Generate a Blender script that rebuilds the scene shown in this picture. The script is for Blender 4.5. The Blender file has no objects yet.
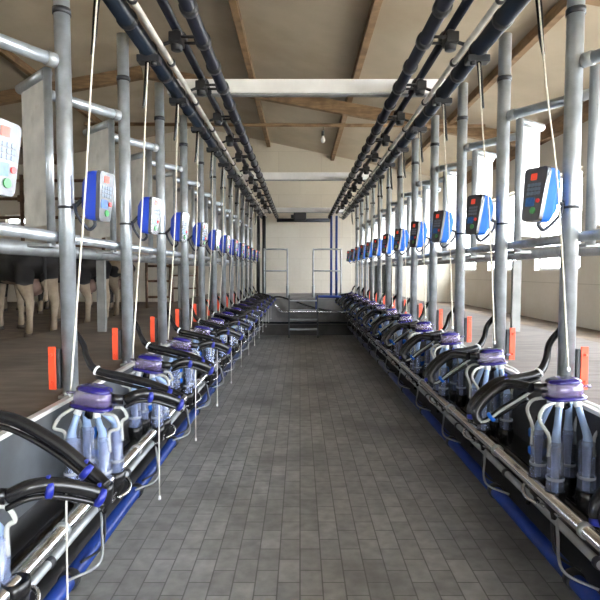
import bpy, bmesh, math, random
from mathutils import Vector, Matrix
random.seed(7)
scn = bpy.context.scene
COL = scn.collection
PI = math.pi

# ------------------------------------------------------------------ layout
XC, H = 0.095, 1.3025          # pit centre line, half distance between post rows
STEP, Y0 = 0.92, 2.71           # stall spacing, distance of the first post
ZP = 0.90                       # platform level (pit floor = 0)
ZL = 0.63                       # level of the cow lanes behind the platforms
YE = 16.0                       # end wall
CAMZ = 1.55
N_LAST = 11
def yn(n): return Y0 + STEP * n
def wx(side, u): return XC + side * (H - u)     # u = distance from the post row towards the pit

# ------------------------------------------------------------------ materials
def mat(name, col, rough=0.5, metal=0.0, var=0.12, scale=8.0, alpha=1.0, coat=0.0, bump=0.0, spec=0.5,
        col2=None, dirt=None, dirt_scale=2.0, dirt_lo=0.5, dirt_hi=0.7, stretch=(1, 1, 1), emit=None, emit_s=0.0, sss=0.0):
    m = bpy.data.materials.new(name); m.use_nodes = True
    nt = m.node_tree; N = nt.nodes; L = nt.links
    p = N['Principled BSDF']
    tc = N.new('ShaderNodeTexCoord'); mp = N.new('ShaderNodeMapping'); mp.inputs['Scale'].default_value = stretch
    L.new(tc.outputs['Object'], mp.inputs['Vector'])
    nz = N.new('ShaderNodeTexNoise'); nz.inputs['Scale'].default_value = scale; nz.inputs['Detail'].default_value = 5
    L.new(mp.outputs['Vector'], nz.inputs['Vector'])
    rp = N.new('ShaderNodeValToRGB')
    c2 = col2 or tuple(c * (1 - var) for c in col)
    c1 = col if col2 else tuple(min(1, c * (1 + var)) for c in col)
    rp.color_ramp.elements[0].color = (*c2, 1); rp.color_ramp.elements[1].color = (*c1, 1)
    rp.color_ramp.elements[0].position = 0.3; rp.color_ramp.elements[1].position = 0.7
    L.new(nz.outputs['Fac'], rp.inputs['Fac'])
    out = rp.outputs['Color']
    if dirt:
        n2 = N.new('ShaderNodeTexNoise'); n2.inputs['Scale'].default_value = dirt_scale; n2.inputs['Detail'].default_value = 6
        L.new(tc.outputs['Object'], n2.inputs['Vector'])
        r2 = N.new('ShaderNodeMapRange'); r2.inputs['From Min'].default_value = dirt_lo; r2.inputs['From Max'].default_value = dirt_hi
        L.new(n2.outputs['Fac'], r2.inputs['Value'])
        mx = N.new('ShaderNodeMixRGB'); mx.inputs['Color2'].default_value = (*dirt, 1)
        L.new(r2.outputs['Result'], mx.inputs['Fac']); L.new(out, mx.inputs['Color1']); out = mx.outputs['Color']
    L.new(out, p.inputs['Base Color'])
    p.inputs['Roughness'].default_value = rough; p.inputs['Metallic'].default_value = metal
    p.inputs['Specular IOR Level'].default_value = spec
    p.inputs['Alpha'].default_value = alpha
    p.inputs['Coat Weight'].default_value = coat; p.inputs['Coat Roughness'].default_value = 0.08
    if emit:
        p.inputs['Emission Color'].default_value = (*emit, 1); p.inputs['Emission Strength'].default_value = emit_s
    if bump:
        b = N.new('ShaderNodeBump'); b.inputs['Strength'].default_value = bump; b.inputs['Distance'].default_value = 0.01
        L.new(nz.outputs['Fac'], b.inputs['Height']); L.new(b.outputs['Normal'], p.inputs['Normal'])
    return m

def mat_brick(name, c1, c2, cm, bw, bh, mortar=0.006, rough=0.7, rotz=0.0, rot=(0, 0, 0), bump=0.3, stain=None, stain_scale=1.2,
              lo=0.45, hi=0.75, bias=0.0, fine=0.15):
    m = bpy.data.materials.new(name); m.use_nodes = True
    nt = m.node_tree; N = nt.nodes; L = nt.links; p = N['Principled BSDF']
    tc = N.new('ShaderNodeTexCoord'); mp = N.new('ShaderNodeMapping')
    mp.inputs['Rotation'].default_value = rot if rot != (0, 0, 0) else (0, 0, rotz)
    L.new(tc.outputs['Object'], mp.inputs['Vector'])
    br = N.new('ShaderNodeTexBrick')
    br.inputs['Color1'].default_value = (*c1, 1); br.inputs['Color2'].default_value = (*c2, 1); br.inputs['Mortar'].default_value = (*cm, 1)
    br.inputs['Scale'].default_value = 1.0; br.inputs['Mortar Size'].default_value = mortar; br.inputs['Mortar Smooth'].default_value = 0.3
    br.inputs['Brick Width'].default_value = bw; br.inputs['Row Height'].default_value = bh; br.inputs['Bias'].default_value = bias
    L.new(mp.outputs['Vector'], br.inputs['Vector'])
    n1 = N.new('ShaderNodeTexNoise'); n1.inputs['Scale'].default_value = 14; n1.inputs['Detail'].default_value = 6
    L.new(tc.outputs['Object'], n1.inputs['Vector'])
    m1 = N.new('ShaderNodeMixRGB'); m1.blend_type = 'OVERLAY'; m1.inputs['Fac'].default_value = fine * 3
    L.new(br.outputs['Color'], m1.inputs['Color1']); L.new(n1.outputs['Fac'], m1.inputs['Color2'])
    out = m1.outputs['Color']
    if stain:
        n2 = N.new('ShaderNodeTexNoise'); n2.inputs['Scale'].default_value = stain_scale; n2.inputs['Detail'].default_value = 7
        L.new(tc.outputs['Object'], n2.inputs['Vector'])
        r2 = N.new('ShaderNodeMapRange'); r2.inputs['From Min'].default_value = lo; r2.inputs['From Max'].default_value = hi
        L.new(n2.outputs['Fac'], r2.inputs['Value'])
        mx = N.new('ShaderNodeMixRGB'); mx.inputs['Color2'].default_value = (*stain, 1)
        L.new(r2.outputs['Result'], mx.inputs['Fac']); L.new(out, mx.inputs['Color1']); out = mx.outputs['Color']
    L.new(out, p.inputs['Base Color']); p.inputs['Roughness'].default_value = rough
    b = N.new('ShaderNodeBump'); b.inputs['Strength'].default_value = bump; b.inputs['Distance'].default_value = 0.006
    inv = N.new('ShaderNodeMath'); inv.operation = 'SUBTRACT'; inv.inputs[0].default_value = 1.0
    L.new(br.outputs['Fac'], inv.inputs[1])
    ad = N.new('ShaderNodeMath'); ad.operation = 'ADD'; L.new(inv.outputs[0], ad.inputs[0]); L.new(n1.outputs['Fac'], ad.inputs[1])
    L.new(ad.outputs[0], b.inputs['Height']); L.new(b.outputs['Normal'], p.inputs['Normal'])
    return m

def mat_glass(name, tint, clear=0.9):
    m = bpy.data.materials.new(name); m.use_nodes = True
    nt = m.node_tree; N = nt.nodes; L = nt.links
    for n in list(N): N.remove(n)
    o = N.new('ShaderNodeOutputMaterial'); t = N.new('ShaderNodeBsdfTransparent'); g = N.new('ShaderNodeBsdfGlossy'); x = N.new('ShaderNodeMixShader')
    nz = N.new('ShaderNodeTexNoise'); nz.inputs['Scale'].default_value = 3
    mr = N.new('ShaderNodeMapRange'); mr.inputs['To Min'].default_value = 1 - clear - 0.02; mr.inputs['To Max'].default_value = 1 - clear + 0.02
    L.new(nz.outputs['Fac'], mr.inputs['Value']); L.new(mr.outputs['Result'], x.inputs['Fac'])
    t.inputs['Color'].default_value = (*tint, 1); g.inputs['Roughness'].default_value = 0.05
    L.new(t.outputs[0], x.inputs[1]); L.new(g.outputs[0], x.inputs[2]); L.new(x.outputs[0], o.inputs['Surface'])
    return m

M = {}
M['galv'] = mat('galvanised_steel', (0.47, 0.51, 0.54), 0.33, 0.68, 0.25, 9, bump=0.05, dirt=(0.30, 0.30, 0.30), dirt_scale=3.5, dirt_lo=0.52, dirt_hi=0.8)
M['galv_sheet'] = mat('galvanised_sheet', (0.66, 0.645, 0.60), 0.5, 0.35, 0.2, 6, bump=0.05, dirt=(0.33, 0.29, 0.23), dirt_scale=5, dirt_lo=0.58, dirt_hi=0.78)
M['galv_dull'] = mat('dull_galvanised_steel', (0.36, 0.38, 0.39), 0.5, 0.6, 0.2, 7, bump=0.05)
M['support'] = mat('weathered_steel_post', (0.20, 0.20, 0.19), 0.65, 0.1, 0.2, 6)
M['white_beam'] = mat('zinc_white_beam', (0.86, 0.86, 0.85), 0.45, 0.0, 0.08, 5)
M['stainless'] = mat('stainless_steel', (0.62, 0.62, 0.62), 0.22, 0.95, 0.08, 12)
M['kerb'] = mat('kerb_sheet_steel', (0.085, 0.093, 0.10), 0.5, 0.3, 0.25, 5, dirt=(0.07, 0.07, 0.07), dirt_scale=3)
M['kerb_rubber'] = mat('kerb_black_rubber', (0.035, 0.037, 0.04), 0.6, 0, 0.3, 5)
M['black'] = mat('black_rubber', (0.009, 0.009, 0.010), 0.27, 0, 0.25, 8)
M['black_plastic'] = mat('black_plastic', (0.02, 0.021, 0.025), 0.45, 0, 0.25, 9)
M['navy'] = mat('navy_pipe', (0.014, 0.017, 0.03), 0.4, 0, 0.25, 6)
M['teal'] = mat('dark_blue_pipe', (0.010, 0.018, 0.034), 0.36, 0, 0.3, 4)
M['blue_pipe'] = mat('blue_pipe', (0.009, 0.036, 0.21), 0.35, 0, 0.2, 5)
M['blue'] = mat('blue_plastic', (0.006, 0.05, 0.52), 0.4, 0, 0.1, 6)
M['bright_blue'] = mat('bright_blue_plastic', (0.006, 0.10, 0.46), 0.6, 0, 0.1, 6, spec=0.15)
M['clip_blue'] = mat('blue_clip', (0.008, 0.017, 0.24), 0.4, 0, 0.1, 6)
M['rim'] = mat('violet_blue_rim', (0.012, 0.008, 0.125), 0.25, 0, 0.2, 12, coat=0.5)
M['claw'] = mat('claw_clear_plastic', (0.17, 0.13, 0.26), 0.12, 0, 0.4, 14, alpha=0.6, coat=0.8)
M['white'] = mat('white_plastic', (0.82, 0.83, 0.84), 0.4, 0, 0.05, 6)
M['milk_tube'] = mat('pale_blue_tube', (0.33, 0.46, 0.70), 0.3, 0, 0.12, 12, alpha=0.8)
M['shell'] = mat('smoky_clear_shell', (0.23, 0.28, 0.45), 0.16, 0, 0.15, 9, alpha=0.5, coat=0.5)
M['shell_ring'] = mat('grey_clear_band', (0.30, 0.32, 0.36), 0.25, 0, 0.1, 9)
M['liner'] = mat('liner_blue_grey', (0.16, 0.20, 0.36), 0.4, 0, 0.2, 10)
M['clear_tube'] = mat('clear_tube', (0.66, 0.67, 0.62), 0.15, 0, 0.1, 8, alpha=0.6, coat=0.6)
M['rope'] = mat('cream_rope', (0.72, 0.68, 0.56), 0.8, 0, 0.15, 60)
M['red'] = mat('orange_red_paint', (0.85, 0.085, 0.03), 0.45, 0, 0.12, 12)
M['face'] = mat('dark_meter_face', (0.075, 0.08, 0.092), 0.25, 0, 0.1, 10, coat=1.0, spec=0.8)
M['keypad'] = mat('grey_keypad', (0.12, 0.16, 0.22), 0.3, 0, 0.15, 60, coat=0.6)
M['face_blue'] = mat('blue_face_print', (0.03, 0.12, 0.36), 0.25, 0, 0.3, 40, coat=1.0)
M['face_green'] = mat('green_button', (0.03, 0.28, 0.06), 0.3, 0, 0.2, 20, coat=0.8)
M['display'] = mat('red_lit_display', (0.8, 0.06, 0.03), 0.3, 0, 0.1, 30, emit=(1.0, 0.10, 0.04), emit_s=0.25)
M['lamp_red'] = mat('red_lit_button', (0.7, 0.03, 0.03), 0.3, 0, 0.1, 30, emit=(1.0, 0.05, 0.04), emit_s=0.12)
M['rust'] = mat('rusty_steel', (0.17, 0.10, 0.06), 0.75, 0.2, 0.4, 12)
M['wood'] = mat('brown_timber', (0.24, 0.155, 0.085), 0.75, 0, 0.3, 4, stretch=(1, 1, 6), dirt=(0.13, 0.075, 0.04), dirt_scale=3)
M['roof'] = mat('roof_panel', (0.45, 0.39, 0.30), 0.8, 0, 0.08, 1.5, dirt=(0.36, 0.29, 0.20), dirt_scale=0.7, dirt_lo=0.5, dirt_hi=0.8)
M['floor'] = mat_brick('pit_floor_pavers', (0.425, 0.425, 0.415), (0.315, 0.315, 0.308), (0.18, 0.18, 0.176), 0.21, 0.112, 0.004, 0.5,
                       rotz=PI / 2, bump=0.25, stain=(0.13, 0.13, 0.127), stain_scale=1.1, lo=0.48, hi=0.8)
M['platform'] = mat('dirty_platform_concrete', (0.15, 0.12, 0.092), 0.75, 0, 0.25, 7, bump=0.5, stretch=(0.7, 2.0, 1), dirt=(0.07, 0.054, 0.04), dirt_scale=1.3, dirt_lo=0.45, dirt_hi=0.75)
M['platform_r'] = mat('worn_platform_pavers', (0.135, 0.112, 0.094), 0.78, 0, 0.3, 6, bump=0.9, stretch=(0.6, 4.0, 1), dirt=(0.082, 0.066, 0.052), dirt_scale=1.6, dirt_lo=0.5, dirt_hi=0.75)
M['lane'] = mat('lane_dirt', (0.17, 0.13, 0.095), 0.85, 0, 0.35, 5, bump=0.5, dirt=(0.10, 0.075, 0.055), dirt_scale=2)
M['pit_wall'] = mat('pit_wall_dark', (0.03, 0.03, 0.032), 0.75, 0, 0.3, 4, bump=0.2)
M['pit_end'] = mat('pit_end_concrete', (0.22, 0.215, 0.205), 0.8, 0, 0.2, 3, bump=0.2, dirt=(0.11, 0.10, 0.095), dirt_scale=2.5)
M['pit_band'] = mat('pit_end_dark_band', (0.06, 0.055, 0.05), 0.6, 0, 0.25, 4)
M['wall_end'] = mat_brick('end_wall_blocks', (0.70, 0.65, 0.55), (0.675, 0.625, 0.53), (0.60, 0.55, 0.46), 1.3, 0.65, 0.008, 0.85,
                          rot=(PI / 2, 0, 0), bump=0.06, stain=(0.56, 0.50, 0.41), stain_scale=0.6, lo=0.5, hi=0.9, fine=0.03)
M['wall_side'] = mat_brick('side_wall_blocks', (0.80, 0.77, 0.70), (0.76, 0.73, 0.66), (0.60, 0.57, 0.50), 0.9, 0.32, 0.008, 0.85,
                           rot=(PI / 2, 0, PI / 2), bump=0.15, stain=(0.62, 0.58, 0.50), stain_scale=0.7, lo=0.5, hi=0.85, fine=0.04)
M['frame_paint'] = mat('window_frame_paint', (0.70, 0.72, 0.74), 0.5, 0, 0.05, 4)
M['glass'] = mat_glass('window_glass', (0.97, 0.98, 1.0), 0.95)
M['cow_horn'] = mat('hoof_brown', (0.08, 0.06, 0.045), 0.6, 0, 0.2, 20)
M['udder'] = mat('udder_pink', (0.30, 0.19, 0.15), 0.6, 0, 0.15, 8)
M['bulb'] = mat('bulb_glass', (0.85, 0.85, 0.82), 0.15, 0, 0.05, 8, coat=0.8)
M['dark_opening'] = mat('doorway_shade', (0.022, 0.022, 0.018), 0.8, 0, 0.3, 5)  # near-black sheet closing the doorway, shade of the opening put into its colour
M['yard'] = mat('yard_ground', (0.42, 0.38, 0.31), 0.9, 0, 0.2, 0.6)

def mat_cow(name, white_level, thr, base=(0.014, 0.013, 0.013), pale=(0.38, 0.31, 0.23)):
    m = bpy.data.materials.new(name); m.use_nodes = True
    nt = m.node_tree; N = nt.nodes; L = nt.links; p = N['Principled BSDF']
    tc = N.new('ShaderNodeTexCoord'); nz = N.new('ShaderNodeTexNoise'); nz.inputs['Scale'].default_value = 1.5; nz.inputs['Detail'].default_value = 2
    L.new(tc.outputs['Object'], nz.inputs['Vector'])
    sx = N.new('ShaderNodeSeparateXYZ'); L.new(tc.outputs['Object'], sx.inputs['Vector'])
    a = N.new('ShaderNodeMapRange'); a.inputs['From Min'].default_value = white_level + 0.12; a.inputs['From Max'].default_value = white_level - 0.12
    a.inputs['To Max'].default_value = 0.5
    L.new(sx.outputs['Z'], a.inputs['Value'])
    s = N.new('ShaderNodeMath'); s.operation = 'ADD'; L.new(nz.outputs['Fac'], s.inputs[0]); L.new(a.outputs['Result'], s.inputs[1])
    g = N.new('ShaderNodeMapRange'); g.inputs['From Min'].default_value = thr; g.inputs['From Max'].default_value = thr + 0.02
    L.new(s.outputs[0], g.inputs['Value'])
    n2 = N.new('ShaderNodeTexNoise'); n2.inputs['Scale'].default_value = 9; L.new(tc.outputs['Object'], n2.inputs['Vector'])
    pr = N.new('ShaderNodeMixRGB'); pr.inputs['Color1'].default_value = (*pale, 1); pr.inputs['Color2'].default_value = (pale[0] * .5, pale[1] * .43, pale[2] * .36, 1)
    L.new(n2.outputs['Fac'], pr.inputs['Fac'])
    mx = N.new('ShaderNodeMixRGB'); mx.inputs['Color1'].default_value = (*base, 1)
    L.new(g.outputs['Result'], mx.inputs['Fac']); L.new(pr.outputs['Color'], mx.inputs['Color2'])
    L.new(mx.outputs['Color'], p.inputs['Base Color']); p.inputs['Roughness'].default_value = 0.75
    return m
M['cow_a'] = mat_cow('black_white_hide', 0.80, 0.74)
M['cow_b'] = mat_cow('mostly_black_hide', 0.22, 0.70)
M['cow_c'] = mat_cow('pale_patched_hide', 0.80, 0.52)

# ------------------------------------------------------------------ mesh building
def spline(pts, k=6):
    pts = [Vector(p) for p in pts]
    if len(pts) < 3 or k <= 1: return pts
    P = [pts[0] * 2 - pts[1]] + pts + [pts[-1] * 2 - pts[-2]]
    out = []
    for i in range(1, len(P) - 2):
        a, b, c, d = P[i - 1], P[i], P[i + 1], P[i + 2]
        for j in range(k):
            t = j / k
            out.append(0.5 * ((2 * b) + (c - a) * t + (2 * a - 5 * b + 4 * c - d) * t * t + (3 * b - a - 3 * c + d) * t ** 3))
    out.append(pts[-1]); return out

class MB:
    """collects shapes of ONE part, in metres; build() links them as one mesh object"""
    def __init__(s): s.v = []; s.f = []; s.sm = []
    def add(s, vs, fs, smooth=True, mtx=None):
        o = len(s.v)
        s.v += [(mtx @ Vector(v)) if mtx else Vector(v) for v in vs]
        s.f += [tuple(i + o for i in f) for f in fs]; s.sm += [smooth] * len(fs); return s
    def tube(s, pts, r, seg=10, k=6, mtx=None, caps=True):
        n0 = len(pts); ps = spline(pts, k)
        if isinstance(r, (int, float)): rs = [r] * len(ps)
        else:
            rs = []
            for i in range(len(ps)):
                t = i / (len(ps) - 1) * (n0 - 1); j = min(int(t), n0 - 2); rs.append(r[j] + (r[j + 1] - r[j]) * (t - j))
        vs, fs = [], []; up = None
        for i, p in enumerate(ps):
            d = (ps[min(i + 1, len(ps) - 1)] - ps[max(i - 1, 0)]).normalized()
            if up is None: up = Vector((0, 0, 1)) if abs(d.z) < 0.9 else Vector((0, 1, 0))
            a = d.cross(up)
            if a.length < 1e-4: a = d.cross(Vector((1, 0, 0)))
            a.normalize(); up = a.cross(d).normalized()
            for q in range(seg):
                t = 2 * PI * q / seg; vs.append(p + (a * math.cos(t) + up * math.sin(t)) * rs[i])
        for i in range(len(ps) - 1):
            for q in range(seg):
                q2 = (q + 1) % seg; fs.append((i * seg + q, i * seg + q2, (i + 1) * seg + q2, (i + 1) * seg + q))
        s.add(vs, fs, True, mtx)
        if caps:
            b = len(s.v) - len(vs); s.f += [tuple(b + q for q in range(seg))[::-1], tuple(b + len(vs) - seg + q for q in range(seg))]; s.sm += [False, False]
        return s
    def lathe(s, prof, base=(0, 0, 0), axis=(0, 0, 1), seg=14, sx=1.0, sy=1.0, mtx=None, pw=2.0, caps=True):
        ax = Vector(axis).normalized(); q = Vector((0, 0, 1)).rotation_difference(ax).to_matrix()
        vs, fs = [], []
        for r, h in prof:
            for i in range(seg):
                t = 2 * PI * i / seg; c, n = math.cos(t), math.sin(t)
                c = math.copysign(abs(c) ** (2 / pw), c); n = math.copysign(abs(n) ** (2 / pw), n)
                vs.append(Vector(base) + q @ Vector((c * r * sx, n * r * sy, h)))
        for j in range(len(prof) - 1):
            for i in range(seg):
                i2 = (i + 1) % seg; fs.append((j * seg + i, j * seg + i2, (j + 1) * seg + i2, (j + 1) * seg + i))
        if caps: fs.append(tuple(range(seg))[::-1]); fs.append(tuple((len(prof) - 1) * seg + i for i in range(seg)))
        return s.add(vs, fs, True, mtx)
    def box(s, c, size, bev=0.0, mtx=None, rot=None):
        bm = bmesh.new(); bmesh.ops.create_cube(bm, size=1.0)
        bmesh.ops.scale(bm, vec=Vector(size), verts=bm.verts)
        if bev: bmesh.ops.bevel(bm, geom=bm.edges[:], offset=bev, segments=2, affect='EDGES', profile=0.6)
        if rot: bmesh.ops.rotate(bm, matrix=rot, verts=bm.verts)
        bm.verts.index_update()
        vs = [v.co + Vector(c) for v in bm.verts]; fs = [tuple(v.index for v in f.verts) for f in bm.faces]; bm.free()
        return s.add(vs, fs, False, mtx)
    def prism(s, outline, d0, d1, mtx=None, scale1=1.0, smooth=False):
        """outline in local xy, extruded along local z from d0 to d1"""
        n = len(outline)
        vs = [(x, y, d0) for x, y in outline] + [(x * scale1, y * scale1, d1) for x, y in outline]
        fs = [(i, (i + 1) % n, n + (i + 1) % n, n + i) for i in range(n)] + [tuple(range(n))[::-1], tuple(range(n, 2 * n))]
        return s.add(vs, fs, smooth, mtx)
    def build(s, name, material, parent=None, side=None, origin=(0, 0, 0), loc=None):
        """side None: world axes.  side -1/+1: (u, v, z) stall axes, u towards the pit"""
        me = bpy.data.meshes.new(name); O = Vector(origin)
        if side is None: vs = [v - O for v in s.v]
        else: vs = [Vector((-side * (v.x - O.x), v.y - O.y, v.z - O.z)) for v in s.v]
        me.from_pydata([tuple(v) for v in vs], [], s.f)
        for p, m_ in zip(me.polygons, s.sm): p.use_smooth = m_
        bm = bmesh.new(); bm.from_mesh(me); bmesh.ops.recalc_face_normals(bm, faces=bm.faces); bm.to_mesh(me); bm.free()
        me.materials.append(material)
        o = bpy.data.objects.new(name, me); COL.objects.link(o)
        if parent: o.parent = parent
        if loc is not None: o.location = loc
        return o

def tag(o, label, cat, group=None, kind=None):
    o['label'] = label; o['category'] = cat
    if group: o['group'] = group
    if kind: o['kind'] = kind
    return o
def empty(name, loc=(0, 0, 0)):
    o = bpy.data.objects.new(name, None); o.empty_display_size = 0.1; COL.objects.link(o); o.location = loc; return o
def copy_tree(o, parent=None):
    c = o.copy(); COL.objects.link(c)
    if parent: c.parent = parent
    for ch in list(o.children): copy_tree(ch, c)
    return c
def struct(o, label=None, cat=None):
    o['kind'] = 'structure'
    if label: o['label'] = label
    if cat: o['category'] = cat
    return o
ORD = ['first', 'second', 'third', 'fourth', 'fifth', 'sixth', 'seventh', 'eighth', 'ninth', 'tenth', 'eleventh', 'twelfth', 'thirteenth']
SIDE = {-1: 'left', 1: 'right'}
def rect(w, h, r=0.0, taper=1.0, n=4):
    """rounded outline, bottom width = w * taper"""
    out = []
    for cx, cy, a0 in ((w / 2 - r, h / 2 - r, 0), (-w / 2 + r, h / 2 - r, PI / 2), (-w / 2 + r, -h / 2 + r, PI), (w / 2 - r, -h / 2 + r, 1.5 * PI)):
        for i in range(n if r else 1):
            a = a0 + (PI / 2) * i / max(1, n - 1) if r else a0
            x, y = cx + r * math.cos(a), cy + r * math.sin(a)
            t = (y + h / 2) / h; out.append((x * (taper + (1 - taper) * t), y))
    return out

# ------------------------------------------------------------------ the building
XR, XL = 4.7, -10.9            # inside faces of the long walls
YB = -4.0                      # front end behind the viewer
RX, RZ = -3.1, 5.94            # roof ridge
SL = 0.21
def roofz(x): return RZ - SL * abs(x - RX)
xlw, xrw = wx(-1, 0.0), wx(1, 0.0)
PITL, PITR = wx(-1, 0.04), wx(1, 0.04)
YPE = 12.75                    # pit end

o = MB().box(((PITL + PITR) / 2, (YB + YPE) / 2, -0.05), (PITR - PITL + 0.4, YPE - YB + 0.4, 0.1)).build('floor', M['floor']); struct(o, 'grey paved floor of the milking pit', 'floor')
# platforms, lanes
for side, lim, nm in ((-1, -2.75, 'platform_left'), (1, 2.75, 'platform_right')):
    xi = wx(side, 0.028); w = abs(lim - xi); cx = (lim + xi) / 2
    o = MB().box((cx, (YB + YE) / 2, ZP - 0.45), (w, YE - YB, 0.9)).build(nm, M['platform' if side < 0 else 'platform_r'])
    struct(o, 'dirty concrete cow platform along the %s side of the pit' % SIDE[side], 'platform')
o = MB().box(((-2.75 + XL) / 2, (YB + YE) / 2, ZL - 0.3), (XL * -1 - 2.75, YE - YB, 0.6)).build('lane_left', M['lane']); struct(o, 'brown dirt covered cow lane on the left', 'floor')
o = MB().box(((2.75 + XR) / 2, (YB + YE) / 2, ZL - 0.3), (XR - 2.75, YE - YB, 0.6)).build('lane_right', M['lane']); struct(o, 'sunlit dirt covered lane below the right wall', 'floor')
# end of the pit
o = MB().box(((PITL + PITR) / 2, (YPE + YE) / 2, ZP - 0.45), (PITR - PITL - 0.05, YE - YPE, 0.9)).build('platform_end', M['pit_end']); struct(o, 'concrete end of the pit behind the steps', 'platform')
o = MB().box(((PITL + PITR) / 2, YPE - 0.012, 0.13), (PITR - PITL - 0.06, 0.02, 0.26)).build('trim_1', M['pit_band']); struct(o, 'dark band along the foot of the pit end', 'skirting')  # darker strip over the foot of the pit end wall
# end wall with a small left window and a dark doorway on the right
def wall_with_holes(axis, pos, thick, a0, a1, zf, top, holes, mtl, name):
    """pieces between holes; axis 'x': wall runs along x at y=pos; 'y': runs along y at x=pos. top(a) gives roof height"""
    mb = MB(); cuts = sorted({a0, a1, *[h[0] for h in holes], *[h[1] for h in holes]})
    if axis == 'x' and a0 < RX < a1: cuts = sorted(set(cuts) | {RX})
    for p, q in zip(cuts, cuts[1:]):
        hs = sorted([(h[2], h[3]) for h in holes if h[0] <= p + 1e-6 and h[1] >= q - 1e-6])
        z = zf; spans = []
        for z0, z1 in hs: spans.append((z, z0, None)); z = z1
        spans.append((z, None, 1))
        for z0, z1, t in spans:
            zp, zq = (top(p), top(q)) if t else (z1, z1)
            if axis == 'x': P = [(p, pos, z0), (q, pos, z0), (q, pos, zq), (p, pos, zp)]; D = Vector((0, thick, 0))
            else: P = [(pos, p, z0), (pos, q, z0), (pos, q, zq), (pos, p, zp)]; D = Vector((thick, 0, 0))
            vs = [Vector(v) for v in P] + [Vector(v) + D for v in P]
            mb.add(vs, [(0, 1, 2, 3), (7, 6, 5, 4), (0, 4, 5, 1), (1, 5, 6, 2), (2, 6, 7, 3), (3, 7, 4, 0)], False)
    return mb.build(name, mtl)
DOOR = (2.12, 2.85, ZL, 1.78); SMALLWIN = (-9.0, -8.25, 3.0, 3.3)
DARKWIN = (-3.5, -3.05, 1.08, 1.62)
RWIN = (0.9, 1.9, 2.2, 3.5)
o = wall_with_holes('x', YE, 0.25, XL, XR, 0.0, roofz, [DOOR, SMALLWIN], M['wall_end'], 'wall_end'); struct(o, 'beige block gable wall at the far end', 'wall')
WZ0, WZ1 = 1.58, 3.32
wins = []
a = 13.95
for k in range(8):
    wins.append((a - 2.6 * k, a - 2.6 * k + 1.7, WZ0, WZ1))
wins = [w for w in wins if w[0] > 6] + [(2.2, 5.6, 0.75, 3.5), (-3.2, 1.7, 0.75, 3.5)]  # last two openings lie out of view, added large for more side light
o = wall_with_holes('y', XR, 0.25, YB, YE, 0.0, lambda a: roofz(XR), wins, M['wall_side'], 'wall_right'); struct(o, 'pale block wall with a row of bright windows on the right', 'wall')
lw = [(-2.5, -0.6, 1.6, 3.3)]  # out of view, window put in for its light
o = wall_with_holes('y', XL - 0.25, 0.25, YB, YE, 0.0, lambda a: roofz(XL), lw, M['wall_side'], 'wall_left'); struct(o, 'long block wall on the far left', 'wall')
o = wall_with_holes('x', YB - 0.25, 0.25, XL, XR, 0.0, roofz, [(0.3, 3.4, 0.0, 2.5)], M['wall_side'], 'unseen_wall_front'); struct(o, 'unseen block wall with a doorway behind the viewer, added to limit light', 'wall')  # unseen wall added to cut light from behind, doorway sized for it
nw = 0
def window(axis, pos, hole):
    global nw; nw += 1
    a0, a1, z0, z1 = hole; t = 0.05; fr = MB(); d = 0.06
    for aa0, aa1, zz0, zz1 in ((a0, a1, z0, z0 + t), (a0, a1, z1 - t, z1), (a0, a0 + t, z0 + t, z1 - t), (a1 - t, a1, z0 + t, z1 - t), ((a0 + a1) / 2 - .02, (a0 + a1) / 2 + .02, z0 + t, z1 - t)):
        c = ((aa0 + aa1) / 2, (zz0 + zz1) / 2); sz = (aa1 - aa0, zz1 - zz0)
        if axis == 'y': fr.box((pos, c[0], c[1]), (d, sz[0], sz[1]))
        else: fr.box((c[0], pos, c[1]), (sz[0], d, sz[1]))
    f = fr.build('window_%d' % nw, M['frame_paint']); struct(f, None)
    g = MB()
    if axis == 'y': g.box((pos, (a0 + a1) / 2, (z0 + z1) / 2), (0.006, a1 - a0 - t, z1 - z0 - t))
    else: g.box(((a0 + a1) / 2, pos, (z0 + z1) / 2), (a1 - a0 - t, 0.006, z1 - z0 - t))
    g.build('window_pane', M['glass'], f)
for w in wins: window('y', XR + 0.14, w)
for w in lw: window('y', XL - 0.13, w)
window('x', YE + 0.12, SMALLWIN)
o = MB().box(((DOOR[0] + DOOR[1]) / 2, YE + 0.2, (DOOR[2] + DOOR[3]) / 2), (DOOR[1] - DOOR[0], 0.04, DOOR[3] - DOOR[2])).build('door_1', M['dark_opening']); struct(o, 'dark doorway in the far end wall', 'door')
# roof
mb = MB()
for xa, xb in ((XL - 0.6, RX), (RX, XR + 0.6)):
    za, zb = roofz(xa), roofz(xb)
    P = [(xa, YB, za), (xb, YB, zb), (xb, YE + .3, zb), (xa, YE + .3, za)]
    vs = [Vector(p) for p in P] + [Vector(p) + Vector((0, 0, 0.12)) for p in P]
    mb.add(vs, [(0, 1, 2, 3), (7, 6, 5, 4), (0, 4, 5, 1), (1, 5, 6, 2), (2, 6, 7, 3), (3, 7, 4, 0)], False)
o = mb.build('ceiling', M['roof']); struct(o, 'tan underside of the pitched roof', 'ceiling')
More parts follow.
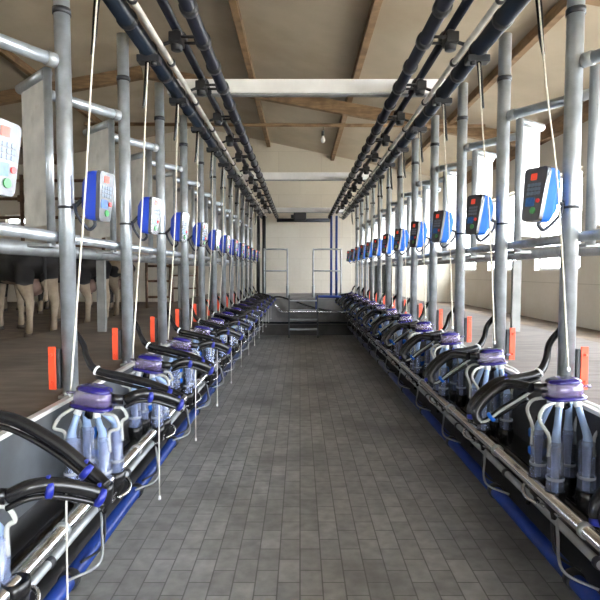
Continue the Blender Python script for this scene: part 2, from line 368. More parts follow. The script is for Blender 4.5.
# timber rafters and purlins under the roof
ntrim = 1
def timber(p0, p1, w, h, label):
    global ntrim; ntrim += 1
    p0, p1 = Vector(p0), Vector(p1); d = (p1 - p0); L_ = d.length
    q = Vector((1, 0, 0)).rotation_difference(d.normalized()).to_matrix()
    if abs(d.normalized().y) > 0.9: q = Matrix.Rotation(PI / 2, 3, 'Z')
    o = MB().box((p0 + p1) / 2, (L_, w, h), 0.01, rot=q).build('trim_%d' % ntrim, M['wood']); struct(o, label, 'beam'); return o
for i, yy in enumerate((0.4, 5.5, 10.6)):
    timber((RX + 0.05, yy, roofz(RX) - 0.42), (XR - 0.02, yy, roofz(XR) - 0.16), 0.12, 0.24, 'brown timber rafter under the right roof slope')
    timber((XL + 0.02, yy, roofz(XL) - 0.16), (RX - 0.05, yy, roofz(RX) - 0.42), 0.12, 0.24, 'brown timber rafter under the left roof slope')
timber((-0.95, YB, roofz(-0.95) - 0.09), (-0.95, YE, roofz(-0.95) - 0.09), 0.11, 0.14, 'brown roof purlin left of the hanging bulb')
timber((0.98, YB, roofz(0.98) - 0.09), (0.98, YE, roofz(0.98) - 0.09), 0.11, 0.14, 'brown roof purlin right of the hanging bulb')
timber((XR - 0.08, YB, roofz(XR) - 0.16), (XR - 0.08, YE, roofz(XR) - 0.16), 0.14, 0.26, 'brown timber wall plate above the right windows')
timber((-7.3, YB, roofz(-7.3) - 0.14), (-7.3, YE, roofz(-7.3) - 0.14), 0.14, 0.26, 'brown roof purlin high on the left')
timber((-5.2, YB, roofz(-5.2) - 0.09), (-5.2, YE, roofz(-5.2) - 0.09), 0.10, 0.14, 'thin brown roof purlin on the left')
timber((3.0, YB, roofz(3.0) - 0.09), (3.0, YE, roofz(3.0) - 0.09), 0.10, 0.14, 'thin brown roof purlin on the right')
ntrim += 1
o = MB().tube([(-4.2, 10.3, 4.43), (3.6, 10.3, 4.39)], 0.035, 8, 1).build('trim_%d' % ntrim, M['wood']); struct(o, 'pale timber pole tied across below the roof', 'pole')
# yard outside
o = MB().box((0, 6, -0.32), (70, 70, 0.2)).build('ground', M['yard']); struct(o, 'pale yard ground outside', 'ground')
# pit walls and kerbs
for side in (-1, 1):
    mb = MB().box((0.034, (YB + YPE) / 2, 0.27), (0.012, YPE - YB, 0.54))
    o = mb.build('pit_wall_' + SIDE[side], M['pit_wall'], None, side, loc=(wx(side, 0), 0, 0)); struct(o, 'dark %s wall of the pit' % SIDE[side], 'wall')
    k = MB()
    pr = [(0.03, ZP + 0.012), (0.058, ZP + 0.012), (0.058, 0.60), (0.052, 0.54), (0.041, 0.54), (0.041, ZP - 0.01), (0.03, ZP - 0.0)]
    vs = [(u, YB, z) for u, z in pr] + [(u, YPE, z) for u, z in pr]; n = len(pr)
    k.add(vs, [(i, (i + 1) % n, n + (i + 1) % n, n + i) for i in range(n)] + [tuple(range(n)), tuple(range(n, 2 * n))], False)
    o = k.build('kerb_' + SIDE[side], M['kerb' if side < 0 else 'kerb_rubber'], None, side, loc=(wx(side, 0), 0, 0)); struct(o, '%s kerb plate along the %s edge of the pit' % ('grey steel' if side < 0 else 'black rubber', SIDE[side]), 'kerb')
    e = MB().box((0.042, (YB + YPE) / 2, ZP + 0.012), (0.036, YPE - YB, 0.02), 0.004)
    o = e.build('kerb_edge_' + SIDE[side], M['galv_sheet'], None, side, loc=(wx(side, 0), 0, 0)); struct(o, 'bright steel edge strip on the %s kerb' % SIDE[side], 'edge strip')

# ------------------------------------------------------------------ one stall, part by part (u, v, z)
def rootat(name, side, n, u, v, z): return empty(name, (wx(side, u), yn(n) + v, z))

def make_post(side, n):
    r = rootat('upright_post', side, n, 0, 0, ZP); O = (0, 0, ZP); rad = 0.039 if side < 0 else 0.042
    MB().tube([(0, 0, ZP + 0.01), (0, 0, 3.16)], rad, 18, 1).build('shaft', M['galv'], r, side, O)
    b = MB().box((0, 0, ZP + 0.008), (0.068, 0.15, 0.016), 0.003).build('base_plate', M['galv_dull'], r, side, O)
    for dv in (-0.058, 0.058): MB().lathe([(0.011, 0), (0.011, 0.012), (0.006, 0.02)], (0, dv, ZP + 0.014), seg=6).build('bolt', M['galv_dull'], b, side, O)
    MB().lathe([(rad + .003, 0), (rad + .003, 0.014)], (0, 0, 1.875), seg=18).build('strap_band', M['black_plastic'], r, side, O)
    MB().lathe([(rad + .006, 0), (rad + .006, 0.03)], (0, 0, 2.85), seg=18).build('pipe_clamp', M['black_plastic'], r, side, O)
    return r

def make_meter(side, n):
    uc, vc, zc = (0.158, 0.01, 1.94) if side < 0 else (0.177, -0.05, 1.935)
    r = rootat('milk_meter', side, n, uc, vc, zc); O = (uc, vc, zc)
    th = math.radians(77 if side < 0 else 67)
    nrm = Vector((math.sin(th), -math.cos(th), 0)); up = Vector((0, 0, 1)); wdt = up.cross(nrm)
    lean = Matrix.Rotation(math.radians(-6 if side > 0 else 5), 3, Vector((0, 1, 0)))
    nrm, up, wdt = lean @ nrm, lean @ up, lean @ wdt
    mt = Matrix(((wdt.x, up.x, nrm.x, uc), (wdt.y, up.y, nrm.y, vc), (wdt.z, up.z, nrm.z, zc), (0, 0, 0, 1)))
    W, HH = (0.132, 0.25) if side < 0 else (0.148, 0.268)
    out = rect(W, HH, 0.022, 0.74)
    hb = MB()
    hb.prism(out, 0.0, 0.035, mt); hb.prism([(x, y) for x, y in out], 0.0, -0.03, mt, 0.97); hb.prism([(x * .97, y * .97) for x, y in out], -0.03, -0.07 if side < 0 else -0.085, mt, 0.55)
    hb.build('housing', M['blue'] if side < 0 else M['bright_blue'], r, side, O)
    MB().prism([(x * 1.02, y * 1.02) for x, y in out], 0.030, 0.052, mt, 0.98).build('face_panel', M['face'], r, side, O)
    sg = 1 if side < 0 else -1
    def at(pts, dx, dy, k=1.0): return [(x * k + dx * sg, y * k + dy) for x, y in pts]
    disc = [(math.cos(t * PI / 6), math.sin(t * PI / 6)) for t in range(12)]
    MB().prism(at(rect(0.038, 0.034, 0.004), -0.008, 0.088), 0.05, 0.0545, mt).build('display', M['display'], r, side, O)
    kp = MB()
    for i in range(4):
        for j in range(3): kp.prism(at(rect(0.0185, 0.017, 0.003, n=2), -0.032 + 0.021 * i, 0.047 - 0.021 * j), 0.05, 0.0545, mt)
    kp.build('keypad', M['keypad'], r, side, O)
    MB().prism(at(rect(0.055, 0.045, 0.006), -0.014, -0.038), 0.05, 0.0545, mt).build('blue_print', M['face_blue'], r, side, O)
    MB().prism(at(disc, 0.034, -0.034, 0.011), 0.05, 0.057, mt).build('stop_button', M['lamp_red'], r, side, O)
    MB().prism(at(disc, 0.010, -0.082, 0.017), 0.05, 0.057, mt).build('start_button', M['face_green'], r, side, O)
    bk = mt @ Vector((0, -0.01, -0.08))
    MB().tube([(0.035, 0.0, 1.885), (0.05, bk.y * 0.5, 1.90), tuple(bk)], 0.011, 8).build('bracket', M['black_plastic'], r, side, O)
    bt = mt @ Vector((0, -0.118, -0.012))
    MB().tube([(0.045, -0.01, 1.90), (0.065, -0.02, 1.84), (bt.x - 0.03, bt.y, bt.z - 0.05), (bt.x + 0.004, bt.y, bt.z - 0.03), tuple(bt)], 0.009, 7).build('cable', M['navy'], r, side, O)
    return r

def claw_pos(side): return (0.220, -0.25, 0.955) if side < 0 else (0.168, -0.31, 1.01)
def make_cluster(side, n):
    uc, vc, zc = claw_pos(side); O = (uc, vc, zc)
    r = rootat('milking_cluster', side, n, uc, vc, zc)
    tilt = Matrix.Translation(Vector(O)) @ Matrix.Rotation(math.radians(11 if side < 0 else 4), 4, 'Y') @ Matrix.Scale(0.95 if side < 0 else 0.88, 4)
    MB().lathe([(0.06, -0.05), (0.085, -0.042), (0.092, -0.01), (0.086, 0.02), (0.07, 0.042), (0.03, 0.05)], (0, 0, 0), seg=20, sx=1.0, sy=0.8, mtx=tilt, pw=3).build('claw_bowl', M['claw'], r, side, O)
    MB().lathe([(0.088, -0.056), (0.105, -0.053), (0.105, -0.041), (0.088, -0.035)], (0, 0, 0), seg=20, sy=0.8, mtx=tilt, pw=3).build('lower_rim', M['rim'], r, side, O)
    MB().lathe([(0.070, 0.030), (0.086, 0.034), (0.080, 0.046), (0.05, 0.058), (0.02, 0.060)], (0, 0, 0), seg=20, sy=0.8, mtx=tilt, pw=3).build('upper_rim', M['rim'], r, side, O)
    MB().tube([(0.075, 0.02, 0.0), (0.14, 0.04, 0.0)], 0.026, 12, 1, mtx=tilt).build('outlet_pipe', M['black'], r, side, O)
    MB().lathe([(0.02, -0.05), (0.026, -0.07), (0.03, -0.10), (0.012, -0.115)], (0, 0, 0), seg=12, mtx=tilt).build('bowl_foot', M['black'], r, side, O)
    tl = MB().tube([(-0.08, -0.03, 0.012), (-0.122, -0.04, 0.008)], 0.008, 8, 1, mtx=tilt).build('air_nipple', M['claw'], r, side, O)
    zb = 0.545; zt = 0.775
    for su in (-1, 1):
        for sv in (-1, 1):
            a = tilt @ Vector((su * 0.042, sv * 0.038, -0.056)); b = tilt @ Vector((su * 0.05, sv * 0.046, -0.09))
            MB().tube([tuple(a), tuple(b)], [0.0165, 0.0185], 10, 1).build('nozzle_collar', M['white'], r, side, O)
            sx_, sy_ = uc + su * 0.071, vc + sv * 0.085
            jz = random.uniform(.004, .016)
            top = (sx_, sy_, zt + jz)
            MB().tube([tuple(b + (b - a) * -0.2), (b.x * 0.45 + sx_ * 0.55, b.y * 0.45 + sy_ * 0.55, b.z * 0.45 + (zt + 0.03) * 0.55), (sx_, sy_, zt + 0.03), (sx_, sy_, zt - 0.01)], [0.0145, 0.0155, 0.019, 0.024], 10, 5).build('milk_tube', M['milk_tube'], r, side, O)
            sh = MB().lathe([(0.022, zt + 0.004), (0.034, zt - 0.004), (0.035, zt - 0.15), (0.038, zt - 0.155), (0.038, zb + 0.02), (0.033, zb)], (sx_, sy_, jz), seg=14).build('teat_cup_shell', M['shell'], r, side, O)
            MB().lathe([(0.014, zb + 0.004), (0.016, zb + 0.1), (0.021, zt - 0.02), (0.010, zt - 0.006)], (sx_, sy_, jz), seg=10).build('liner', M['liner'], sh, side, O)
            MB().lathe([(0.0384, zt - 0.170), (0.0395, zt - 0.168), (0.0395, zt - 0.158), (0.0384, zt - 0.156), (0.0384, zt - 0.170)], (sx_, sy_, jz), seg=14, caps=False).build('shell_ring', M['shell_ring'], sh, side, O)
            ou = su * (0.10 if sv < 0 else 0.085)
            q = tilt @ Vector((su * 0.07, sv * 0.05, -0.06))
            MB().tube([tuple(q), (uc + ou * 1.25, vc + sv * 0.075, zc - 0.075), (uc + ou * 1.5, vc + sv * 0.09, zc - 0.125), (sx_ + su * 0.032, sy_, zt + 0.03), (sx_ + su * 0.033, sy_, zt - 0.06)], 0.0085, 8, 6).build('pulse_tube', M['clear_tube'], r, side, O)
    return r

def make_rack(side, n):
    uc, vc, zc = claw_pos(side); z = 0.46; O = (uc, vc, z)
    r = rootat('wash_rack', side, n, uc, vc, z)
    for su in (-1, 1):
        for sv in (-1, 1):
            MB().lathe([(0.012, 0.425), (0.018, 0.455), (0.036, 0.475), (0.044, 0.525), (0.044, 0.560), (0.039, 0.561), (0.036, 0.543)], (uc + su * 0.071, vc + sv * 0.085, 0), seg=14).build('wash_cup', M['black'], r, side, O)
    fr = MB()
    for su in (-1, 1): fr.box((uc + su * 0.071, vc, 0.462), (0.022, 0.26, 0.012), 0.003)
    fr.box((uc - 0.06 + 0.0, vc, 0.45), (0.30, 0.035, 0.014), 0.003)
    fr.build('rack_frame', M['stainless'], r, side, O)
    MB().tube([(uc + 0.10, vc + 0.02, 0.45), (uc + 0.14, vc + 0.06, 0.47), (uc + 0.12, vc + 0.12, 0.50), (uc + 0.04, vc + 0.16, 0.50)], 0.009, 8).build('hook_arm', M['stainless'], r, side, O)
    for dv, du in ((-0.09, 0.06), (0.05, 0.02)):
        MB().tube([(uc + du, vc + dv, 0.43), (uc + du + 0.02, vc + dv - 0.05, 0.38), (uc + du + 0.05, vc + dv - 0.16, 0.28), (uc - 0.0, vc + dv - 0.24, 0.245)], 0.0065, 8).build('wash_hose', M['black_plastic'] if dv > 0 else M['galv_dull'], r, side, O)
    return r

def make_hose(side, n, lift=0.0):
    z0 = 1.0; u0 = 0.15; O = (u0, 0, z0)
    r = rootat('milk_hose', side, n, u0, 0, z0)
    if side < 0:
        A = [(-0.01, 0.062, 1.25), (0.055, 0.035, 1.17), (0.095, -0.01, 1.10), (0.15, -0.03, 1.04), (0.29, -0.03, 1.005), (0.44, -0.03, 0.965), (0.56, -0.035, 0.915), (0.60, -0.045, 0.895)]
        B = [(0.357, -0.211, 0.929), (0.42, -0.20, 0.955), (0.48, -0.16, 0.945), (0.55, -0.11, 0.91), (0.605, -0.075, 0.875)]
        A = [(u, v, z + lift * max(0.0, min(1.0, (0.58 - u) / 0.25))) for u, v, z in A]
        ra, rb = [0.014, 0.015, 0.016, 0.020, 0.022, 0.022, 0.022, 0.021], 0.0245
    else:
        A = [(-0.01, 0.074, 1.25), (0.07, 0.04, 1.17), (0.11, -0.01, 1.09), (0.16, -0.04, 1.03), (0.25, -0.05, 1.005), (0.37, -0.06, 0.985), (0.45, -0.065, 0.935), (0.51, -0.07, 0.865), (0.512, -0.08, 0.805), (0.47, -0.10, 0.79), (0.40, -0.13, 0.835), (0.34, -0.17, 0.89), (0.29, -0.21, 0.935)]
        B = [(0.302, -0.272, 1.001), (0.325, -0.23, 1.003), (0.37, -0.14, 0.99), (0.45, -0.115, 0.925), (0.50, -0.11, 0.855), (0.50, -0.115, 0.81), (0.485, -0.12, 0.795)]
        ra, rb = [0.017, 0.018, 0.019, 0.022, 0.025, 0.027, 0.027, 0.025, 0.022, 0.015, 0.013, 0.012, 0.011], 0.025
    MB().tube(A, ra, 12, 7).build('upper_hose', M['black'], r, side, O)
    MB().tube(B, rb, 12, 7).build('lower_hose', M['black'], r, side, O)
    dz = Vector((0.0, -0.012, -0.033))
    MB().tube([tuple(Vector(p) + dz) for p in A[3:8]], 0.0095, 8, 7).build('slim_hose', M['black'], r, side, O)
    if side < 0:
        MB().tube([tuple(Vector(p) + dz) for p in B], 0.0095, 8, 7).build('slim_hose', M['black'], r, side, O)
        clipspots = [(B[1], B[2], 0.029), (B[3], B[4], 0.031), (A[5], A[6], 0.028)]
    else:
        for dv in (0.0, -0.028):
            MB().tube([(0.515, -0.075 + dv, 0.79), (0.46, -0.10 + dv, 0.80), (0.40, -0.13 + dv, 0.86), (0.33, -0.16 + dv, 0.92), (0.27, -0.18 + dv, 0.97)], 0.007, 8, 6).build('pulse_hose', M['clear_tube'] if dv else M['black'], r, side, O)
        p0, p1 = Vector((0.44, -0.125, 0.815)), Vector((0.425, -0.13, 0.832))
        MB().lathe([(0.03, 0), (0.034, 0.003), (0.034, 0.013), (0.03, 0.016)], p0, (p1 - p0), 10, 0.7, 1.0).build('blue_clip', M['bright_blue'], r, side, O)
        clipspots = [(A[4], A[5], 0.032), (A[7], A[8], 0.028)]
    for i, (p, q, rr) in enumerate(clipspots):
        p, q = Vector(p), Vector(q); t = (q - p).normalized(); c = p + (q - p) * 0.75 + Vector((0, -0.004, -0.01))
        cb = MB().lathe([(rr - .003, -0.012), (rr + .002, -0.008), (rr + .002, 0.008), (rr - .003, 0.012)], c, t, 12, 1.0, 1.0)
        cb.box(c + Vector((0, 0, rr + 0.008)), (0.011, 0.016, 0.014), 0.003)
        cb.build('blue_clip', M['clip_blue'], r, side, O)
    c = Vector(A[3]); t = (Vector(A[4]) - Vector(A[2])).normalized()
    MB().lathe([(0.023, -0.006), (0.026, -0.003), (0.026, 0.003), (0.023, 0.006)], c, t, 12).build('white_clip', M['white'], r, side, O)
    if side < 0:
        c = MB().tube([(0.50, -0.13, 0.93), (0.497, -0.13, 0.70), (0.495, -0.13, 0.41)], 0.0035, 6, 3)
        c.build('pull_cord', M['galv_sheet'], r, side, O)
        MB().lathe([(0.003, 0.395), (0.007, 0.40), (0.007, 0.415), (0.003, 0.42)], (0.495, -0.13, 0), seg=8).build('cord_end', M['white'], r, side, O)
    return r

def make_pulsator(side, n):
    u, v, z = 0.108, 0.07, 0.625; O = (u, v, z)
    r = rootat('pulsator', side, n, u, v, z)
    MB().lathe([(0.03, z - 0.03), (0.038, z - 0.02), (0.038, z + 0.03)], (u, v, 0), seg=14).build('body', M['clear_tube'], r, side, O)
    MB().lathe([(0.040, z + 0.03), (0.046, z + 0.033), (0.046, z + 0.07), (0.036, z + 0.08), (0.014, z + 0.084)], (u, v, 0), seg=14).build('cap', M['bright_blue'], r, side, O)
    MB().lathe([(0.014, z - 0.085), (0.040, z - 0.065), (0.046, z - 0.058), (0.046, z - 0.03)], (u, v, 0), seg=14).build('lower_cap', M['bright_blue'], r, side, O)
    MB().tube([(u, v, z + 0.08), (u + .02, v - .03, z + 0.14), (u + 0.06, v - 0.12, z + 0.16), (u + 0.08, v - 0.2, z + 0.10)], 0.008, 8).build('air_hose', M['black'], r, side, O)
    MB().tube([(u, v, z - 0.08), (u + 0.01, v - 0.01, z - 0.2), (u + 0.06, v - 0.03, z - 0.33)], 0.012, 8).build('drain_hose', M['black'], r, side, O)
    return r

def make_tag(side, n):
    u = -0.080; O = (u, -0.02, 1.05)
    r = rootat('reflector_plate', side, n, *O)
    MB().box((u - 0.002, -0.025, 1.05), (0.038, 0.012, 0.225), 0.003).build('plate', M['red'], r, side, O)
    MB().box((u + 0.028, -0.012, 1.045), (0.022, 0.03, 0.21), 0.006).build('mount', M['kerb_rubber'], r, side, O)
    for dz in (-0.07, 0.07): MB().lathe([(0.008, 0), (0.008, 0.006), (0.004, 0.009)], (u - 0.004, -0.031, 1.05 + dz), (0, -1, 0), 8).build('bolt', M['red'], r, side, O)
    return r

def make_rope(side, n):
    uc, vc, zc = claw_pos(side); O = (0.15, vc, 1.06)
    r = rootat('lifting_rope', side, n, *O)
    ub = uc - (0.112 if side < 0 else 0.02); zr = 0.955 if side < 0 else 1.085
    MB().tube([(0.13, 0.14, 3.03), (0.14, 0.0, 2.5), (0.15, -0.17 if side > 0 else -0.125, 1.95), (ub, vc, zr + .01)], 0.005, 6, 5).build('rope', M['rope'], r, side, O)
    MB().lathe([(0.004, 0), (0.008, 0.006), (0.008, 0.018), (0.004, 0.024)], (ub, vc, zr), seg=8).build('rope_knot', M['white'], r, side, O)
    return r

def make_divider(side, n):
    if side < 0: a, b = Vector((-0.11, 0.06, 0)), Vector((-0.37, 0.30, 0)); end = Vector((-0.325, -0.555, 2.60))
    else: a, b = Vector((-0.125, 0.03, 0)), Vector((-0.325, 0.17, 0)); end = Vector((-0.38, -0.60, 2.60))
    O = (a.x, a.y, 1.76); r = rootat('stall_divider', side, n, *O)
    d = (b - a).normalized(); z0, z1 = 1.80, 2.58
    nn = Vector((-d.y, d.x, 0))
    vs = []
    for z in (z0, z1):
        for p, t in ((a, .004), (b, .004), (b, -.004), (a, -.004)): vs.append(p + nn * t + Vector((0, 0, z)))
    MB().add(vs, [(0, 1, 2, 3), (7, 6, 5, 4), (0, 4, 5, 1), (1, 5, 6, 2), (2, 6, 7, 3), (3, 7, 4, 0)], False).build('panel', M['galv_sheet'], r, side, O)
    MB().tube([tuple(a + Vector((0, 0, z1 + .01))), tuple(b + d * 0.03 + Vector((0, 0, z1 + .01)))], 0.028, 10, 1).build('panel_lip', M['galv'], r, side, O)
    MB().tube([tuple(a + Vector((0, 0, 1.69))), tuple(a + Vector((0, 0, z1 + .03)))], 0.021 if side < 0 else 0.026, 12, 1).build('frame_pipe', M['galv_dull'] if side > 0 else M['galv'], r, side, O)
    MB().tube([tuple(Vector((0, 0, 2.61)) + (end - Vector((0, 0, 2.61))).normalized() * 0.046), tuple(end)], 0.031, 12, 1).build('top_bar', M['galv'], r, side, O)
    MB().lathe([(0.036, 0), (0.036, 0.05)], Vector((0, 0, 2.61)) + (end - Vector((0, 0, 2.61))).normalized() * 0.046, (end - Vector((0, 0, 2.61))), 12).build('bar_socket', M['galv_dull'], r, side, O)
    MB().box((-0.16, 0.10, 1.69), (0.12, 0.16, 0.02), 0.004).build('foot_plate', M['galv_dull'], r, side, O)
    return r

def make_lift(side, n):
    u, v, z = 0.345, 0.10, 3.17; O = (u, v, z)
    r = rootat('lift_cylinder', side, n, u, v, z)
    cy = MB().lathe([(0.03, -0.075), (0.04, -0.07), (0.045, -0.02), (0.045, 0.03), (0.035, 0.05), (0.02, 0.07)], (u, v, z), seg=12)
    cy.box((u, v, z), (0.09, 0.13, 0.075), 0.012)
    cy.build('cylinder', M['black_plastic'], r, side, O)
    for dv in (-0.05, 0.05): MB().tube([(u + 0.03, v + dv, z + 0.0), (0.50, v + dv, z + 0.0)], 0.011, 8, 1).build('rod', M['black_plastic'], r, side, O)
    MB().tube([(u - 0.04, v, z - 0.01), (0.28, v, z - 0.02), (0.25, v, z - 0.03)], 0.013, 8).build('elbow', M['black_plastic'], r, side, O)
    return r
def make_dropper(side, n):
    u, v, z = 0.12, 0.19, 3.05; O = (u, v, z)
    r = rootat('hose_dropper', side, n, u, v, z)
    MB().box((u + 0.005, v, z + 0.02), (0.16, 0.09, 0.05), 0.008).build('saddle', M['black_plastic'], r, side, O)
    MB().tube([(u + 0.0, v - 0.02, z), (u - 0.01, v - 0.03, z - 0.12), (u - 0.02, v - 0.03, z - 0.24), (u - 0.035, v - 0.03, z - 0.33)], [0.018, 0.016, 0.014, 0.008], 8).build('hose', M['black'], r, side, O)
    MB().lathe([(0.018, -0.03), (0.022, -0.02), (0.022, 0.0)], (u + 0.045, v - 0.03, z), seg=10).build('pulley', M['black_plastic'], r, side, O)
    return r

def row(maker, side, n0, n1, cat, group, label, special=None):
    proto = None
    for n in range(n0, n1 + 1):
        if proto is None: proto = o = maker(side, n); base = n; home = proto.location.copy()
        else:
            o = copy_tree(proto); o.location = home.copy(); o.location.y += STEP * (n - base)
        lab = special[n] if special and n in special else label % (ORD[n - (0)] if n >= 0 else 'nearest')
        tag(o, lab, cat, group)
        yield n, o
for side in (-1, 1):
    S = SIDE[side]
    for _ in row(make_post, side, 0, N_LAST, 'post', 'upright posts of the %s stalls' % S, 'galvanised upright pipe post, %%s from the camera in the %s row' % S): pass
    for _ in row(make_meter, side, -1 if side < 0 else 0, N_LAST, 'milk meter', 'milk meters of the %s row' % S,
                 ('blue backed milk meter with pale reflecting face on %%s %s post' if side < 0 else 'blue milk meter with dark keypad face and red display on %%s %s post') % S,
                 {-1: 'blue milk meter cut off by the left edge of the view'}): pass
    for n, o in row(make_cluster, side, -1, N_LAST, 'milking cluster', 'milking clusters of the %s row' % S, 'milking cluster with violet claw and four clear teat cups below %%s %s post' % S,
                 {-1: 'nearest milking cluster at the bottom %s corner of the view' % S}): 
        if n == -1 and side < 0: o.location.x -= 0.055; o.location.z -= 0.075
    for _ in row(make_rack, side, -1, N_LAST, 'wash rack', 'cup wash racks of the %s row' % S, 'black four cup wash rack under the cluster at %%s %s post' % S,
                 {-1: 'nearest black cup wash rack at the bottom %s corner' % S}): pass
    for _ in row(make_hose, side, 0, N_LAST, 'hose', 'looped milk hoses of the %s row' % S, 'black looped milk hose with blue clips, hanging from %%s %s post' % S): pass
    o = make_hose(side, -1, 0.11 if side < 0 else 0.0); tag(o, 'nearest black milk hose entering from the %s edge of the view' % S, 'hose', 'looped milk hoses of the %s row' % S)
    o.location.x += 0.12 if side > 0 else -0.055; o.location.z -= 0.10 if side > 0 else 0.075
    for _ in row(make_pulsator, side, 0, N_LAST, 'pulsator', 'blue capped pulsators of the %s row' % S, 'blue capped pulsator on the kerb behind the cluster of %%s %s post' % S): pass
    for _ in row(make_tag, side, 0, N_LAST, 'plate', 'orange plates of the %s row' % S, 'orange red plate fixed at the foot of %%s %s post' % S): pass
    for _ in row(make_rope, side, 0, N_LAST, 'rope', 'cream lifting ropes of the %s row' % S, 'thin cream rope hanging down to the cluster of %%s %s post' % S): pass
    for _ in row(make_divider, side, 0, N_LAST, 'stall divider', 'stall dividers of the %s row' % S, 'galvanised divider panel with rolled lip behind %%s %s post' % S): pass
    for _ in row(make_lift, side, 0, N_LAST, 'lift cylinder', 'lift cylinders over the %s row' % S, 'black overhead lift cylinder with two rods above %%s %s post' % S): pass
    for _ in row(make_dropper, side, 0, N_LAST, 'hose', 'overhead hose droppers of the %s row' % S, 'black saddle and hose hanging under overhead pipe near %%s %s post' % S): pass

    # long pipes
    def pipe(name, u, z, r, m, y0, y1, label, coup=None, cu=0.5, crad=1.25, clen=0.05, cm=None, cat='pipe', cname='coupling'):
        e = empty(name, (wx(side, u), y0, z)); tag(e, label, cat)
        MB().tube([(0, 0, 0), (0, y1 - y0, 0)], r, 16, 1).build('pipe_run', m, e, side)
        if coup:
            c0 = None; k = 0
            y = coup
            while y < y1 - 0.1:
                if c0 is None: c0 = c = MB().lathe([(r * 1.02, -clen / 2), (r * crad, -clen / 2 + .006), (r * crad, clen / 2 - .006), (r * 1.02, clen / 2)], (0, 0, 0), (0, 1, 0), 14).build(cname, cm, e)
                else: c = c0.copy(); COL.objects.link(c)
                c.parent = e; c.location = (0, y - y0, 0); y += cu
        return e
    pipe('vacuum_pipe', 0.12, 3.14, 0.058, M['teal'], 0.5, 15.4, 'thick dark blue overhead pipe above the %s posts' % S, 2.9, STEP / 2, 1.15, 0.05, M['black_plastic'])
    pipe('air_line', 0.53, 3.16, 0.045, M['navy'], 0.5, 15.4, 'navy overhead pipe nearest the pit centre on the %s' % S, 2.8, STEP / 2, 1.28, 0.07, M['black_plastic'])
    pipe('conduit_pipe', 0.235, 3.13, 0.02, M['galv_sheet'], 0.5, 15.2, 'thin galvanised overhead pipe between the dark pipes on the %s' % S, 3.1, STEP, 1.6, 0.03, M['black_plastic'], cname='clamp')
    pipe('cable_pipe', 0.335, 3.265, 0.032, M['navy'], 0.5, 15.2, 'black overhead pipe carrying the %s lift cylinders' % S, 3.0, STEP, 1.4, 0.06, M['black_plastic'], cname='clamp')
    pipe('rump_rail', -0.075 if side < 0 else -0.08, 1.735, 0.028, M['galv'], 0.6, 12.95, 'galvanised rail at cow rump height behind the %s posts' % S, cat='rail')
    e = pipe('stall_rail', -0.95, 1.735, 0.056, M['galv_dull'], 0.3, 13.0, 'thick galvanised rail further back over the %s platform' % S, cat='rail')
    for yy in (5.65, 9.4, 12.6): MB().box((0, yy - 0.3, -0.45 + 0.0), (0.09, 0.05, 0.78), 0.004).build('support_post', M['support'], e, side)
    pipe('milk_line', 0.27, 0.53, 0.026, M['stainless'], 0.5, 12.5, 'bright steel milk pipe along the %s pit wall' % S, 2.0, STEP, 1.3, 0.03, M['galv_dull'], cname='clamp')
    pipe('drain_pipe', 0.2, 0.21, 0.036, M['blue_pipe'], 0.5, 12.6, 'blue pipe low along the %s pit wall' % S, 2.2, STEP, 1.25, 0.05, M['black_plastic'], cname='clamp')
    pipe('wash_line', 0.215, 0.40, 0.018, M['galv_dull'], 0.5, 12.5, 'grey wash pipe below the steel milk pipe on the %s' % S, 2.0, STEP, 1.4, 0.03, M['black_plastic'], cname='clamp')
    pipe('rubber_line', 0.15, 0.46, 0.028, M['black'], 0.5, 12.5, 'black rubber pipe close to the %s pit wall' % S)

# ------------------------------------------------------------------ cross beams, end fittings
for y, lab in ((5.1, 'nearest white steel cross beam over the pit'), (9.75, 'middle white steel cross beam over the pit'), (15.0, 'farthest white steel cross beam over the pit')):
    mb = MB().box((0, 0, 0.065), (xrw - xlw + 0.12, 0.10, 0.13), 0.008)
    e = empty('cross_beam', ((xlw + xrw) / 2, y, 3.255)); tag(e, lab, 'beam', 'white cross beams')
    mb.build('beam', M['white_beam'], e)
    MB().box((0, 0, -0.008), (xrw - xlw + 0.1, 0.07, 0.014), 0.002).build('flange', M['galv_dull'], e)
o = MB().tube([(wx(-1, 0.53), 15.3, 3.06), (wx(1, 0.53), 15.3, 3.06)], 0.055, 14, 1).build('cross_pipe', M['navy']); tag(o, 'navy pipe crossing over the far end of the pit', 'pipe')
e = empty('air_pump', (0.0, 14.95, 3.135)); tag(e, 'small black pump box hanging below the farthest cross beam', 'pump')
MB().box((0, 0, 0.0), (0.36, 0.16, 0.22), 0.03).build('housing', M['black_plastic'], e)
MB().lathe([(0.05, -0.26), (0.05, -0.15)], (0, 0, 0), (1, 0, 0), 12).build('motor', M['black_plastic'], e)

# pit steps
ys = 12.22; xs0, xs1 = -0.26, 0.42
e = empty('pit_steps', ((xs0 + xs1) / 2, ys, 0)); tag(e, 'steel steps leading out of the far end of the pit', 'steps')
cx = (xs0 + xs1) / 2
for x in (xs0, xs1):
    MB().box((x - cx, 0.15, 0.46), (0.035, 0.09, 1.1), 0.004, rot=Matrix.Rotation(math.radians(-18), 3, 'X')).build('stringer', M['kerb'], e)
for i, z in enumerate((0.2, 0.42, 0.64, 0.86)):
    MB().box((0, 0.02 + 0.085 * i, z), (xs1 - xs0 - 0.03, 0.16, 0.03), 0.004).build('tread', M['galv_dull'], e)
